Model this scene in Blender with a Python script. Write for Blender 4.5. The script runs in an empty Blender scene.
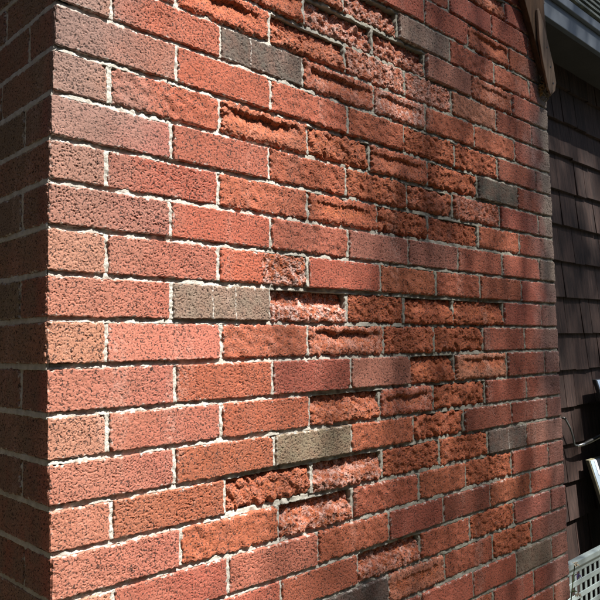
import bpy, math, random
import numpy as np
from mathutils import Matrix, Vector

# ------------------------------------------------------------------ camera, sky, sun, exposure
scn = bpy.context.scene
C = scn.collection
cam_d = bpy.data.cameras.new('camera')
cam = bpy.data.objects.new('camera', cam_d)
C.objects.link(cam)
CAM = np.array((-0.42936, -0.96272, -0.51684))
MROT = np.array([[0.7185162271298668, -0.03496219472460139, -0.6946308921226443],
                 [-0.6953459940346711, -0.057810960178328326, -0.7163461743202059],
                 [-0.015112244406332588, 0.9977151586616787, -0.06584893503849913]])
mw = Matrix(MROT.tolist()).to_4x4()
mw.translation = Vector(CAM.tolist())
cam.matrix_world = mw
FPX = 687.52 / 600.0
cam_d.sensor_width = 36.0
cam_d.lens = FPX * 36.0
cam_d.clip_start = 0.02
cam_d.clip_end = 500.0
scn.camera = cam

SUN_EL, SUN_AZ = math.radians(59.0), math.radians(17.0)      # azimuth measured to the right of the wall's outward normal
sdir = Vector((math.sin(SUN_AZ) * math.cos(SUN_EL), -math.cos(SUN_AZ) * math.cos(SUN_EL), math.sin(SUN_EL)))
world = bpy.data.worlds.new('World')
scn.world = world
world.use_nodes = True
wn = world.node_tree
bg = wn.nodes['Background']
sky = wn.nodes.new('ShaderNodeTexSky')
sky.sky_type = 'NISHITA'
sky.sun_disc = False
sky.sun_elevation = SUN_EL
sky.sun_rotation = math.atan2(sdir.x, sdir.y)
wn.links.new(sky.outputs[0], bg.inputs[0])
bg.inputs[1].default_value = 0.05
sun_d = bpy.data.lights.new('sun', 'SUN')
sun_d.energy = 5.0
sun_d.angle = math.radians(0.53)
sun_d.color = (1.0, 0.95, 0.88)
sun = bpy.data.objects.new('sun', sun_d)
C.objects.link(sun)
sun.rotation_euler = sdir.to_track_quat('Z', 'Y').to_euler()
sun.location = (2, -6, 8)
scn.view_settings.view_transform = 'Standard'
scn.view_settings.look = 'None'
scn.view_settings.gamma = 1.0
scn.view_settings.use_curve_mapping = False
scn.view_settings.exposure = 1.38

rng = np.random.default_rng(11)
random.seed(5)
GZ = -1.85                                                   # ground level; z = 0 is a bed joint near the top of the picture

# ------------------------------------------------------------------ noise
TS = 512
TL = 0.256                                                   # tile of 0.5 mm cells
def band(lam, aniso=1.0, width=0.45, seed=0):
    """tileable noise whose features are about lam metres across, std 1"""
    r = np.random.default_rng(seed)
    f = np.fft.fftfreq(TS, d=TL / TS)
    fx, fz = np.meshgrid(f, f)
    k = np.sqrt(fx * fx + (fz * aniso) ** 2) + 1e-9
    w = np.exp(-(np.log(k * lam) / width) ** 2)
    n = np.real(np.fft.ifft2(np.fft.fft2(r.standard_normal((TS, TS))) * w))
    return (n - n.mean()) / n.std()
NB = {'low': band(0.07, seed=1), 'mid': band(0.026, seed=2), 'sml': band(0.011, seed=3), 'fin': band(0.0052, seed=4),
      'pit': band(0.0040, aniso=0.85, width=0.60, seed=5), 'pit2': band(0.0056, aniso=0.75, width=0.5, seed=6), 'grn': band(0.0032, seed=7)}
def flecks(n, l0, l1, w0, w1, seed):
    """tile of scattered short pits of many sizes and directions, 0..1"""
    r = np.random.default_rng(seed)
    t = np.zeros((TS, TS)); c = TL / TS
    for _ in range(n):
        l = l0 + (l1 - l0) * r.random() ** 2.2; w = r.uniform(w0, w1); a = r.normal(math.pi / 2, 0.9)
        k = int(l / 2 / c) + 3
        g = np.arange(-k, k + 1) * c
        x, y = np.meshgrid(g + r.uniform(-.5, .5) * c, g + r.uniform(-.5, .5) * c)
        p, q = x * math.cos(a) + y * math.sin(a), -x * math.sin(a) + y * math.cos(a)
        q = q + 0.25 * w * np.sin(p / l * 7 + r.uniform(0, 6))
        v = np.clip(2.4 - 2.4 * np.sqrt((p / (l / 2)) ** 2 + (q / (w / 2)) ** 2), 0, 1) * r.uniform(.55, 1.0)
        i, j = r.integers(0, TS, 2)
        ii = (np.arange(-k, k + 1) + i) % TS; jj = (np.arange(-k, k + 1) + j) % TS
        t[np.ix_(jj, ii)] = np.maximum(t[np.ix_(jj, ii)], v)
    return t
NB['pitA'] = flecks(1500, .0022, .0066, .0013, .0024, 31)
NB['pitB'] = flecks(3600, .0014, .0032, .0011, .0017, 32)
def samp(name, u, v, off=(0, 0)):
    t = NB[name]
    a = ((u + off[0]) / TL * TS) % TS
    b = ((v + off[1]) / TL * TS) % TS
    i = np.floor(a).astype(int); j = np.floor(b).astype(int)
    fa = a - i; fb = b - j
    i0, i1, j0, j1 = i % TS, (i + 1) % TS, j % TS, (j + 1) % TS
    return (t[j0, i0] * (1 - fa) + t[j0, i1] * fa) * (1 - fb) + (t[j1, i0] * (1 - fa) + t[j1, i1] * fa) * fb
def sstep(a, b, x):
    t = np.clip((x - a) / (b - a), 0, 1)
    return t * t * (3 - 2 * t)

# ------------------------------------------------------------------ materials
def new_mat(name):
    m = bpy.data.materials.new(name)
    m.use_nodes = True
    nt = m.node_tree
    b = nt.nodes['Principled BSDF']
    return m, nt, b
class NT:
    def __init__(s, nt): s.nt = nt
    def n(s, typ, **kw):
        o = s.nt.nodes.new(typ)
        for k, v in kw.items(): setattr(o, k, v)
        return o
    def link(s, a, b): s.nt.links.new(a, b)
    def noise(s, vec, scale, detail=3.0, rough=0.55, dist=0.0):
        o = s.n('ShaderNodeTexNoise'); s.link(vec, o.inputs['Vector'])
        o.inputs['Scale'].default_value = scale; o.inputs['Detail'].default_value = detail
        o.inputs['Roughness'].default_value = rough; o.inputs['Distortion'].default_value = dist
        return o.outputs['Fac']
    def ramp(s, fac, lo, hi, a=0.0, b=1.0, smooth=True):
        o = s.n('ShaderNodeMapRange'); o.interpolation_type = 'SMOOTHSTEP' if smooth else 'LINEAR'
        s.link(fac, o.inputs['Value'])
        o.inputs['From Min'].default_value = lo; o.inputs['From Max'].default_value = hi
        o.inputs['To Min'].default_value = a; o.inputs['To Max'].default_value = b
        return o.outputs[0]
    def math(s, op, a, b=None, clamp=False):
        o = s.n('ShaderNodeMath', operation=op); o.use_clamp = clamp
        for i, v in enumerate((a, b)):
            if v is None: continue
            if isinstance(v, (int, float)): o.inputs[i].default_value = v
            else: s.link(v, o.inputs[i])
        return o.outputs[0]
    def mix(s, fac, a, b, mode='MIX'):
        o = s.n('ShaderNodeMix', data_type='RGBA', blend_type=mode)
        if isinstance(fac, (int, float)): o.inputs[0].default_value = fac
        else: s.link(fac, o.inputs[0])
        for i, v in ((6, a), (7, b)):
            if isinstance(v, tuple): o.inputs[i].default_value = (*v, 1)
            else: s.link(v, o.inputs[i])
        return o.outputs[2]
    def bump(s, h, strength, dist, normal=None):
        o = s.n('ShaderNodeBump'); s.link(h, o.inputs['Height'])
        o.inputs['Strength'].default_value = strength; o.inputs['Distance'].default_value = dist
        if normal is not None: s.link(normal, o.inputs['Normal'])
        return o.outputs[0]

def make_brick_mat():
    m, nt, b = new_mat('fired_brick')
    g = NT(nt)
    oi = g.n('ShaderNodeObjectInfo')
    geo = g.n('ShaderNodeNewGeometry')
    sep = g.n('ShaderNodeSeparateXYZ'); g.link(geo.outputs['Position'], sep.inputs[0])
    P = geo.outputs['Position']
    fresh = g.n('ShaderNodeAttribute', attribute_name='fresh').outputs['Fac']
    smear = g.n('ShaderNodeAttribute', attribute_name='smear').outputs['Fac']
    hard = g.n('ShaderNodeAttribute', attribute_type='OBJECT', attribute_name='hard').outputs['Fac']
    salt = g.n('ShaderNodeAttribute', attribute_type='OBJECT', attribute_name='salt').outputs['Fac']
    col = oi.outputs['Color']
    # clay body: blotches and grains
    blot = g.noise(P, 42, 4, 0.6)
    col = g.mix(g.ramp(blot, 0.3, 0.7, 0.0, 0.55), col, g.mix(0.55, col, (0.23, 0.085, 0.055)))
    # broken clay is brighter and more orange than the fired skin
    fr = g.math('MULTIPLY', fresh, g.ramp(g.noise(P, 75, 4, 0.6), 0.25, 0.6, 0.55, 1.0), True)
    col = g.mix(fr, col, g.mix(g.ramp(g.noise(P, 120, 3), 0.35, 0.65), (0.385, 0.112, 0.046), (0.30, 0.080, 0.036)))
    # salts on some of the broken faces
    sl = g.math('MULTIPLY', g.math('MULTIPLY', g.ramp(g.noise(P, 95, 5, 0.65), 0.42, 0.66), salt), g.ramp(fresh, 0.1, 0.6), True)
    col = g.mix(sl, col, (0.56, 0.39, 0.345))
    # weathering of the two arrises of the chimney, with its own patchy outline
    wob = g.math('MULTIPLY', g.math('SUBTRACT', g.noise(P, 9, 4, 0.6), 0.5), 0.34)
    xw = g.math('ADD', sep.outputs['X'], wob)
    top = g.ramp(sep.outputs['Z'], -0.62, 0.0)
    lw = g.math('MULTIPLY', g.ramp(xw, 0.02, 0.25, 1.0, 0.0), g.ramp(sep.outputs['Y'], 0.004, 0.02, 1.0, 0.35))
    lw = g.math('MULTIPLY', lw, g.ramp(top, 0, 1, 0.42, 0.92))
    tanc = g.mix(top, (0.40, 0.19, 0.125), (0.225, 0.15, 0.128))
    col = g.mix(lw, col, tanc)
    side_tint = g.math('MULTIPLY', g.ramp(sep.outputs['Y'], 0.012, 0.05), g.ramp(g.noise(P, 14, 5, 0.65), 0.3, 0.62, 0.25, 0.8))
    side_tint = g.math('MULTIPLY', side_tint, g.ramp(sep.outputs['X'], 0.3, 0.1))
    col = g.mix(side_tint, col, (0.20, 0.145, 0.10))       # patchy olive-brown tint over the left side
    rw = g.math('MULTIPLY', g.ramp(xw, 1.40, 1.58), g.ramp(sep.outputs['Z'], -1.1, 0.1, 0.45, 0.85))
    rw = g.math('MULTIPLY', rw, g.math('SUBTRACT', 1.0, hard))
    col = g.mix(rw, col, (0.27, 0.175, 0.155))
    rw2 = g.math('MULTIPLY', g.ramp(g.math('ADD', sep.outputs['X'], g.math('MULTIPLY', wob, 0.35)), 1.505, 1.56), g.ramp(sep.outputs['Z'], -0.75, 0.0, 0.0, 0.6))
    col = g.mix(rw2, col, (0.24, 0.235, 0.19))
    # runs of dirt and of lime that cross the courses
    mp = g.n('ShaderNodeMapping'); g.link(P, mp.inputs[0]); mp.inputs['Scale'].default_value = (7, 7, 1.3)
    run = g.noise(mp.outputs[0], 1.6, 5, 0.62)
    col = g.mix(g.ramp(run, 0.55, 0.72, 0, 0.30), col, (0.12, 0.065, 0.05))
    col = g.mix(g.math('MULTIPLY', g.ramp(run, 0.46, 0.32, 0, 0.34), g.ramp(g.noise(P, 130, 4, 0.65), 0.4, 0.6)), col, (0.52, 0.36, 0.30))
    # grains of sand and grog; dark flecks also stand in for shadowed pits
    gr = g.noise(P, 640, 2, 0.6)
    col = g.mix(g.ramp(gr, 0.60, 0.72, 0, 0.35), col, (0.60, 0.34, 0.26))
    col = g.mix(g.ramp(gr, 0.42, 0.31, 0, 0.7), col, (0.075, 0.04, 0.035))
    big = g.noise(P, 330, 2, 0.5)
    col = g.mix(g.ramp(big, 0.435, 0.385, 0, 0.9), col, (0.032, 0.02, 0.017))
    # mortar smeared over the edges
    sm = g.math('MULTIPLY', smear, g.ramp(g.noise(P, 210, 4, 0.6), 0.42, 0.6), True)
    col = g.mix(sm, col, (0.60, 0.57, 0.52))
    g.link(col, b.inputs['Base Color'])
    b.inputs['Roughness'].default_value = 0.88
    b.inputs['Specular IOR Level'].default_value = 0.25
    h = g.math('ADD', g.noise(P, 600, 3, 0.6), g.math('MULTIPLY', g.noise(P, 1500, 2, 0.6), 0.6))
    g.link(g.bump(h, 0.28, 0.0006), b.inputs['Normal'])
    return m

def make_mortar_mat():
    m, nt, b = new_mat('lime_mortar')
    g = NT(nt)
    geo = g.n('ShaderNodeNewGeometry'); P = geo.outputs['Position']
    sep = g.n('ShaderNodeSeparateXYZ'); g.link(P, sep.inputs[0])
    wob = g.math('MULTIPLY', g.math('SUBTRACT', g.noise(P, 7, 4, 0.6), 0.5), 0.5)
    xw = g.math('ADD', sep.outputs['X'], wob)
    col = g.mix(g.ramp(g.noise(P, 60, 5, 0.65), 0.3, 0.7), (0.60, 0.57, 0.51), (0.41, 0.39, 0.34))
    right_tone = g.math('MULTIPLY', g.ramp(xw, 0.30, 0.95), 0.85)  # mortar turns greyer and darker towards the right
    col = g.mix(right_tone, col, g.mix(g.ramp(g.noise(P, 80, 4), 0.35, 0.65), (0.20, 0.195, 0.15), (0.30, 0.285, 0.23)))
    col = g.mix(g.math('MULTIPLY', g.math('MULTIPLY', g.ramp(sep.outputs['Y'], 0.008, 0.02), g.ramp(sep.outputs['X'], 0.01, 0.05)), 0.75), col, (0.17, 0.16, 0.115))  # washed-out joints darken with depth: recess shade put into the colour
    col = g.mix(g.ramp(g.noise(P, 700, 2), 0.42, 0.3, 0, 0.6), col, (0.2, 0.18, 0.15))
    g.link(col, b.inputs['Base Color'])
    b.inputs['Roughness'].default_value = 0.95
    b.inputs['Specular IOR Level'].default_value = 0.2
    h = g.math('ADD', g.noise(P, 420, 4, 0.65), g.noise(P, 1100, 2))
    g.link(g.bump(h, 0.8, 0.0012), b.inputs['Normal'])
    return m

def simple_mat(name, c1, c2, scale=20, rough=0.6, stretch=(1, 1, 1), bump=0.0, bscale=200, spec=0.4, detail=5):
    m, nt, b = new_mat(name)
    g = NT(nt)
    tc = g.n('ShaderNodeTexCoord'); mp = g.n('ShaderNodeMapping')
    g.link(tc.outputs['Object'], mp.inputs[0]); mp.inputs['Scale'].default_value = stretch
    oi = g.n('ShaderNodeObjectInfo')
    add = g.n('ShaderNodeVectorMath', operation='ADD'); g.link(mp.outputs[0], add.inputs[0])
    cmb = g.n('ShaderNodeCombineXYZ'); g.link(g.math('MULTIPLY', oi.outputs['Random'], 37.0), cmb.inputs[0])
    g.link(cmb.outputs[0], add.inputs[1])
    V = add.outputs[0]
    n = g.noise(V, scale, detail, 0.6)
    col = g.mix(g.ramp(n, 0.3, 0.7), c1, c2)
    var = g.ramp(oi.outputs['Random'], 0, 1, 0.8, 1.2, False)
    hs = g.n('ShaderNodeHueSaturation'); g.link(var, hs.inputs['Value']); g.link(col, hs.inputs['Color'])
    g.link(hs.outputs[0], b.inputs['Base Color'])
    b.inputs['Roughness'].default_value = rough
    b.inputs['Specular IOR Level'].default_value = spec
    if bump:
        g.link(g.bump(g.noise(V, bscale, 4, 0.6), 0.7, bump), b.inputs['Normal'])
    return m

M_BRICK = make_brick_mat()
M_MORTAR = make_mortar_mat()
M_SHAKE = simple_mat('stained_shake', (0.060, 0.037, 0.031), (0.027, 0.018, 0.016), 5, 0.85, (14, 14, 1.0), 0.0018, 22, 0.2)
M_BOARD = simple_mat('dark_board', (0.05, 0.04, 0.036), (0.035, 0.028, 0.026), 10, 0.8)
M_FASCIA = simple_mat('slate_blue_paint', (0.105, 0.122, 0.142), (0.085, 0.10, 0.118), 6, 0.6, (1, 1, 1), 0.0004, 60)
M_SOFFIT = simple_mat('soffit_paint', (0.05, 0.045, 0.042), (0.035, 0.032, 0.03), 6, 0.8)
M_WOODD = simple_mat('dark_timber', (0.14, 0.085, 0.052), (0.075, 0.048, 0.032), 7, 0.9, (10, 10, 1.2), 0.0025, 24, 0.1)  # darker than the batten: shade of the beam's underside put into the colour
M_ROOF = simple_mat('roof_shingle_grit', (0.15, 0.165, 0.135), (0.06, 0.068, 0.055), 14, 0.95, (1, 1, 1), 0.002, 300)
M_WOOD = simple_mat('weathered_timber', (0.24, 0.165, 0.115), (0.11, 0.078, 0.056), 9, 0.85, (10, 10, 1.2), 0.0025, 24, 0.2)
M_NEST = simple_mat('dry_debris', (0.20, 0.17, 0.12), (0.09, 0.08, 0.06), 60, 0.95, (1, 1, 1), 0.004, 200, 0.1)
M_LICHEN = simple_mat('orange_lichen', (0.30, 0.17, 0.06), (0.20, 0.15, 0.08), 120, 0.95, (1, 1, 1), 0.003, 300, 0.1)
M_PLASTIC = simple_mat('pale_green_plastic', (0.43, 0.51, 0.50), (0.37, 0.45, 0.44), 8, 0.42, (1, 1, 1), 0.0004, 90, 0.5)
M_PANEL = simple_mat('pale_blue_enamel', (0.30, 0.37, 0.44), (0.26, 0.33, 0.40), 6, 0.35, (1, 1, 1), 0.0, 50, 0.5)
M_DARKMETAL = simple_mat('black_enamel', (0.03, 0.03, 0.03), (0.02, 0.02, 0.02), 30, 0.5)
M_STEEL, _nt, _b = new_mat('polished_steel')
_b.inputs['Metallic'].default_value = 1.0; _b.inputs['Roughness'].default_value = 0.28; _b.inputs['Base Color'].default_value = (0.62, 0.62, 0.6, 1)
M_GROUND = simple_mat('garden_soil', (0.10, 0.085, 0.06), (0.06, 0.06, 0.035), 3, 0.95, (1, 1, 1), 0.004, 120, 0.2)
M_LEAF = simple_mat('green_leaf', (0.06, 0.11, 0.03), (0.05, 0.085, 0.025), 3, 0.6)
M_BARK = simple_mat('grey_bark', (0.14, 0.11, 0.08), (0.08, 0.06, 0.045), 8, 0.95, (3, 3, 1), 0.02, 10)
M_PETAL = simple_mat('violet_petal', (0.10, 0.07, 0.22), (0.07, 0.05, 0.16), 30, 0.7)
M_STRAW = simple_mat('straw_petal', (0.40, 0.34, 0.25), (0.30, 0.25, 0.17), 30, 0.8)
M_STEM = simple_mat('plant_stem', (0.10, 0.14, 0.04), (0.07, 0.10, 0.03), 30, 0.7)

# ------------------------------------------------------------------ helpers
def link_obj(name, me, mat, parent=None, loc=(0, 0, 0)):
    o = bpy.data.objects.new(name, me)
    if mat is not None and not me.materials: me.materials.append(mat)
    C.objects.link(o)
    if parent is not None:
        o.parent = parent
        pl = parent.location
        o.location = (loc[0] - pl.x, loc[1] - pl.y, loc[2] - pl.z) if parent.parent is None else tuple(loc)
    else:
        o.location = loc
    return o
def empty(name, loc, label, cat, group=None):
    o = bpy.data.objects.new(name, None)
    C.objects.link(o); o.location = loc; o.empty_display_size = 0.1
    o['label'] = label; o['category'] = cat
    if group: o['group'] = group
    return o
def mesh_np(name, V, F, smooth=True, attrs=None):
    me = bpy.data.meshes.new(name)
    V = np.asarray(V, np.float32); F = np.asarray(F, np.int32)
    me.vertices.add(len(V)); me.vertices.foreach_set('co', V.ravel())
    k = F.shape[1]
    me.loops.add(F.size); me.loops.foreach_set('vertex_index', F.ravel())
    me.polygons.add(len(F))
    me.polygons.foreach_set('loop_start', np.arange(0, F.size, k, dtype=np.int32))
    me.polygons.foreach_set('use_smooth', np.full(len(F), smooth))
    for nm, a in (attrs or {}).items():
        at = me.attributes.new(nm, 'FLOAT', 'POINT')
        at.data.foreach_set('value', np.asarray(a, np.float32).ravel())
    me.update(calc_edges=True)
    return me
class MB:
    """collects shapes for one mesh"""
    def __init__(s): s.v = []; s.f = []
    def poly(s, pts, faces):
        k = len(s.v); s.v += [tuple(p) for p in pts]; s.f += [tuple(k + i for i in f) for f in faces]
    def prism(s, a, b):
        """loft between two closed sections of equal length"""
        n = len(a)
        s.poly(list(a) + list(b), [tuple(range(n))[::-1], tuple(range(n, 2 * n))] + [(i, (i + 1) % n, n + (i + 1) % n, n + i) for i in range(n)])
    def box(s, x0, x1, y0, y1, z0, z1):
        a = [(x0, y0, z0), (x1, y0, z0), (x1, y1, z0), (x0, y1, z0)]
        s.prism(a, [(x, y, z1) for x, y, z in a])
    def tube(s, pts, r, n=8):
        pts = [Vector(p) for p in pts]
        rr = r if isinstance(r, (list, tuple)) else [r] * len(pts)
        k = len(s.v)
        up = None
        for i, p in enumerate(pts):
            t = (pts[min(i + 1, len(pts) - 1)] - pts[max(i - 1, 0)]).normalized()
            if up is None:
                up = t.orthogonal().normalized()
            up = (up - t * up.dot(t)).normalized(); w = t.cross(up)
            for q in range(n):
                a = 2 * math.pi * q / n
                s.v.append(tuple(p + (up * math.cos(a) + w * math.sin(a)) * rr[i]))
        for i in range(len(pts) - 1):
            for q in range(n):
                s.f.append((k + i * n + q, k + i * n + (q + 1) % n, k + (i + 1) * n + (q + 1) % n, k + (i + 1) * n + q))
        s.f.append(tuple(range(k, k + n))[::-1]); s.f.append(tuple(range(k + (len(pts) - 1) * n, k + len(pts) * n)))
    def build(s, name, mat, parent=None, origin=(0, 0, 0), bevel=0.0, smooth=False):
        me = bpy.data.meshes.new(name)
        me.from_pydata([(x - origin[0], y - origin[1], z - origin[2]) for x, y, z in s.v], [], s.f)
        if smooth:
            for p in me.polygons: p.use_smooth = True
        me.update()
        o = link_obj(name, me, mat, parent, origin)
        if bevel:
            b = o.modifiers.new('bevel', 'BEVEL'); b.width = bevel; b.segments = 2; b.limit_method = 'ANGLE'
        return o

def ppm(x, y, z):
    """pixels per metre (at 1024) along the wall and upwards near a point: sets how fine a mesh has to be there"""
    def pr(q):
        c = (np.array(q) - CAM) @ MROT
        d = max(-c[2], 0.2)
        return np.array((c[0] / d, c[1] / d)) * FPX * 1024
    a = pr((x, y, z))
    return (np.linalg.norm(pr((x + 0.02, y, z)) - a) / 0.02, np.linalg.norm(pr((x, y + 0.02, z)) - a) / 0.02, np.linalg.norm(pr((x, y, z + 0.02)) - a) / 0.02)

# ------------------------------------------------------------------ a block with a broken, uneven skin
def skin(segs, zlo, zhi, nz, hfun, inset=0.045, rag=0.0008, off=(0, 0)):
    """segs: list of (origin xy, direction xy, outward normal xy, length, columns), joined end to end round a corner.
    zlo / zhi: functions of distance along the skin. hfun(s, t, u, v, w, h) -> depth, attrs."""
    U = []; base = []; nor = []
    u0 = 0.0
    total = sum(q[3] for q in segs)
    for k, (o, e, n, L, cols) in enumerate(segs):
        for i in range(0 if k == 0 else 1, cols + 1):
            a = L * i / cols
            U.append(u0 + a); base.append((o[0] + e[0] * a, o[1] + e[1] * a))
            nn = np.array(n, float)
            if i == cols and k < len(segs) - 1: nn = nn + np.array(segs[k + 1][2], float)
            nor.append(nn)
        u0 += L
    U = np.array(U); base = np.array(base); nor = np.array(nor)
    T = np.linspace(0, 1, nz + 1)
    uu, tt = np.meshgrid(U, T)
    z0 = zlo(U); z1 = zhi(U)
    hgt = float(np.mean(z1 - z0))
    # ragged outline
    rb = samp('sml', U, np.zeros_like(U) + 0.01, off) * rag + samp('low', U, np.zeros_like(U) + 0.05, off) * rag * 0.6
    rt = samp('sml', U, np.zeros_like(U) + 0.11, off) * rag + samp('low', U, np.zeros_like(U) + 0.15, off) * rag * 0.6
    zz = (z0 + rb)[None, :] * (1 - tt) + (z1 + rt)[None, :] * tt
    vloc = tt * hgt
    tz = T * hgt
    el = samp('sml', np.zeros_like(tz) + 0.03, tz, off) * rag
    er = samp('sml', np.zeros_like(tz) + 0.13, tz, off) * rag
    du = el[:, None] * sstep(0.02, 0, uu) + er[:, None] * sstep(total - 0.02, total, uu)
    dep, attrs = hfun(uu / total, tt, uu, vloc, total, hgt)
    evec = np.array([segs[0][1]] * len(U), float)
    k0 = 0
    for k, q in enumerate(segs):
        evec[k0:k0 + q[4] + 1] = q[1]; k0 += q[4]
    X = base[None, :, 0] - nor[None, :, 0] * dep + evec[None, :, 0] * du
    Y = base[None, :, 1] - nor[None, :, 1] * dep + evec[None, :, 1] * du
    def pad(A): return np.pad(A, 1, mode='edge')
    NX = np.pad(np.broadcast_to(nor[None, :, 0], X.shape), 1, mode='edge'); NY = np.pad(np.broadcast_to(nor[None, :, 1], X.shape), 1, mode='edge')
    X = pad(X); Y = pad(Y); Z = pad(zz)
    edge = np.zeros(X.shape, bool); edge[0] = edge[-1] = True; edge[:, 0] = edge[:, -1] = True
    X = X - NX * inset * edge; Y = Y - NY * inset * edge
    at = {k: pad(a).ravel() for k, a in attrs.items()}
    R, Cn = X.shape
    idx = np.arange(R * Cn).reshape(R, Cn)
    F = np.stack([idx[:-1, :-1], idx[:-1, 1:], idx[1:, 1:], idx[1:, :-1]], -1).reshape(-1, 4)
    return np.stack([X, Y, Z], -1).reshape(-1, 3), F, at

def brick_depth(style, D, seed, corner_at=None, split=0.5, marks=()):
    r = np.random.default_rng(seed)
    off = (r.uniform(0, TL), r.uniform(0, TL))
    base = r.normal(0, 0.0007)
    tilt = r.normal(0, 0.0007, 2)
    cs, ct = r.uniform(0.44, 0.56), r.uniform(0.56, 0.66)
    pd = r.uniform(0.0019, 0.0028); pa = r.uniform(0.6, 1.05); pb = r.uniform(0.45, 0.95)
    chip = [(r.integers(0, 2), r.integers(0, 2), r.uniform(.004, .011)) for _ in range(r.choice([0, 0, 1, 1, 2]))]
    def f(s, t, u, v, w, h):
        low, mid, sml = (samp(k, u, v, off) for k in ('low', 'mid', 'sml'))
        fin, grn = samp('fin', u, v, off), samp('grn', u, v, off)
        e = np.minimum(np.minimum(u, w - u), np.minimum(v, h - v))
        if corner_at is not None: e = np.minimum(e, np.abs(u - corner_at))
        pit = np.maximum(pa * samp('pitA', u, v, off), pb * samp('pitB', u, v, off))
        pit = pit * (0.25 + 0.75 * sstep(0.0005, 0.004, e))
        skin_d = 0.0003 * low + 0.00008 * sml + 0.00003 * grn + pd * pit + 0.00004 * fin
        d = base + tilt[0] * (s - 0.5) * 2 + tilt[1] * (t - 0.5) * 2 + skin_d
        fresh = np.zeros_like(s)
        rough = 0.0006 * mid + 0.0003 * sml + 0.0004 * fin + 0.00012 * grn + 0.0024 * pit
        scarp = sstep(-0.12, 0.12, 0.6 * mid + 0.6 * low + 0.15 * sml) - 0.5       # flakes that came away in layers
        rad = 0.0020
        if style == 'worn':                       # skin gone, shallow
            d = 0.35 * d + D + rough + 0.0012 * scarp; fresh[:] = 0.8; rad = 0.006
        elif style == 'round':                    # arrises gone, face cushioned
            d = D + rough + 0.0012 * low + 0.0016 * scarp; fresh[:] = 0.9; rad = 0.012
        elif style == 'ledge':                    # upper part split off deep, lower lip left standing
            line = 0.50 + 0.07 * low + 0.055 * mid + 0.012 * sml
            pr = sstep(-0.10, 0.13, t - line) * 0.75 + 0.25 * sstep(-0.4, 0.4, t - line)
            d = 0.0020 + D * pr + rough + 0.0018 * scarp; fresh[:] = 1.0; rad = 0.005
        elif style == 'slot':                     # hollow scooped out of the face under a sharp upper lip
            up = ct + 0.20 + 0.022 * low + 0.009 * mid + 0.008 * sml
            lo = ct - 0.42 + 0.08 * low
            ends = np.exp(-(np.abs(s - cs) / (0.40 + 0.03 * mid)) ** 4)
            k = ends * sstep(up, up - 0.11, t) * sstep(lo, up - 0.10, t)
            d = 0.5 * d + 0.0012 + 0.5 * rough + 0.8 * D * k + 0.0008 * scarp * k; fresh[:] = np.clip(0.5 + k, 0, 1); rad = 0.006
        elif style == 'deep':                     # whole face lost, ragged bed left behind
            pr = 0.45 + 0.55 * sstep(0.30, 0.80, t + 0.10 * low + 0.05 * mid)
            d = D * pr + rough * 1.2 + 0.0024 * scarp; fresh[:] = 1.0; rad = 0.004
        elif style == 'half':                     # face lost from part of its length
            k = sstep(split - 0.012, split + 0.012, s + 0.012 * mid + 0.006 * sml)
            d = d * (1 - 0.6 * k) + k * (D + rough + 0.0006 * scarp); fresh = k; rad = 0.004
        elif style == 'rough':                    # coarse face, still there
            d = d + 0.0005 * mid + 0.0010; fresh[:] = 0.4; rad = 0.0042
        elif style == 'plain':
            d = base + 0.0003 * low + 0.0001 * sml + 0.0021 * pit
        rr = rad * (1 + 0.35 * np.clip(mid, -1.5, 1.5))
        q = np.clip(1 - e / rr, 0, 1)
        d = d + rr * (1 - np.sqrt(1 - q * q * 0.98))
        if corner_at is not None:                 # the arris is knocked and uneven
            rc = np.clip(0.0035 * (1 + 0.9 * mid + 0.4 * sml), 0.001, 0.010)
            q = np.clip(1 - np.abs(u - corner_at) / rc, 0, 1); d = d + 0.5 * rc * q * q
        for cu, cv, cr in chip:                   # knocked corners
            k = sstep(cr, cr * 0.45, np.hypot(u - cu * w, v - cv * h) + 0.0016 * sml)
            d = d + 0.0055 * k; fresh = np.maximum(fresh, 0.7 * k)
        smear = 0.8 * sstep(0.0032, 0.0, e - 0.0012 * sml) * sstep(-0.1, 1.1, mid + 0.2)
        if style in ('deep', 'ledge', 'round', 'worn'): smear = smear * 0.35
        for q in marks:                           # pale drips and scratches down the face
            smear = np.maximum(smear, 0.9 * sstep(0.0016, 0.0006, np.abs(u - w * q + 0.0006 * mid)))
        return d, {'fresh': fresh, 'smear': smear}
    return f, off

# ------------------------------------------------------------------ the chimney's layout, measured along its courses
HZ = 0.0677
JT = 0.0088
JH = 0.0074
BED = {0: (0.2, -1.3), 1: (-1.0, -0.5), 2: (-1.1, 0.5), 3: (-1.0, 1.8), 4: (1.0, 0.5), 5: (1.2, -0.1), 6: (1.0, 1.7), 7: (0.1, -0.4), 8: (-0.4, 0.5),
       9: (-3.2, -0.5), 10: (-2.3, -0.2), 11: (0.7, 0.2), 12: (1.8, -0.9), 13: (1.6, -2.7), 14: (1.1, 0.2), 15: (3.0, 0.2), 16: (2.0, 0), -1: (-0.4, -0.6), -2: (-0.5, -0.8)}
def bedz(j, x):
    a, b = BED.get(j, (0.0, 0.0))
    return -HZ * j + (a + b * (x - 0.7)) * 0.001
def corner_x(c):
    z = -HZ * (c + 0.5)
    return float(np.clip(0.0584 * z * z + 0.0489 * z + 0.0068, -0.004, 0.009))
def edge_x(c):
    return 1.5925 + 0.0172 * HZ * min(max(c + 0.5, -3), 18)
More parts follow.
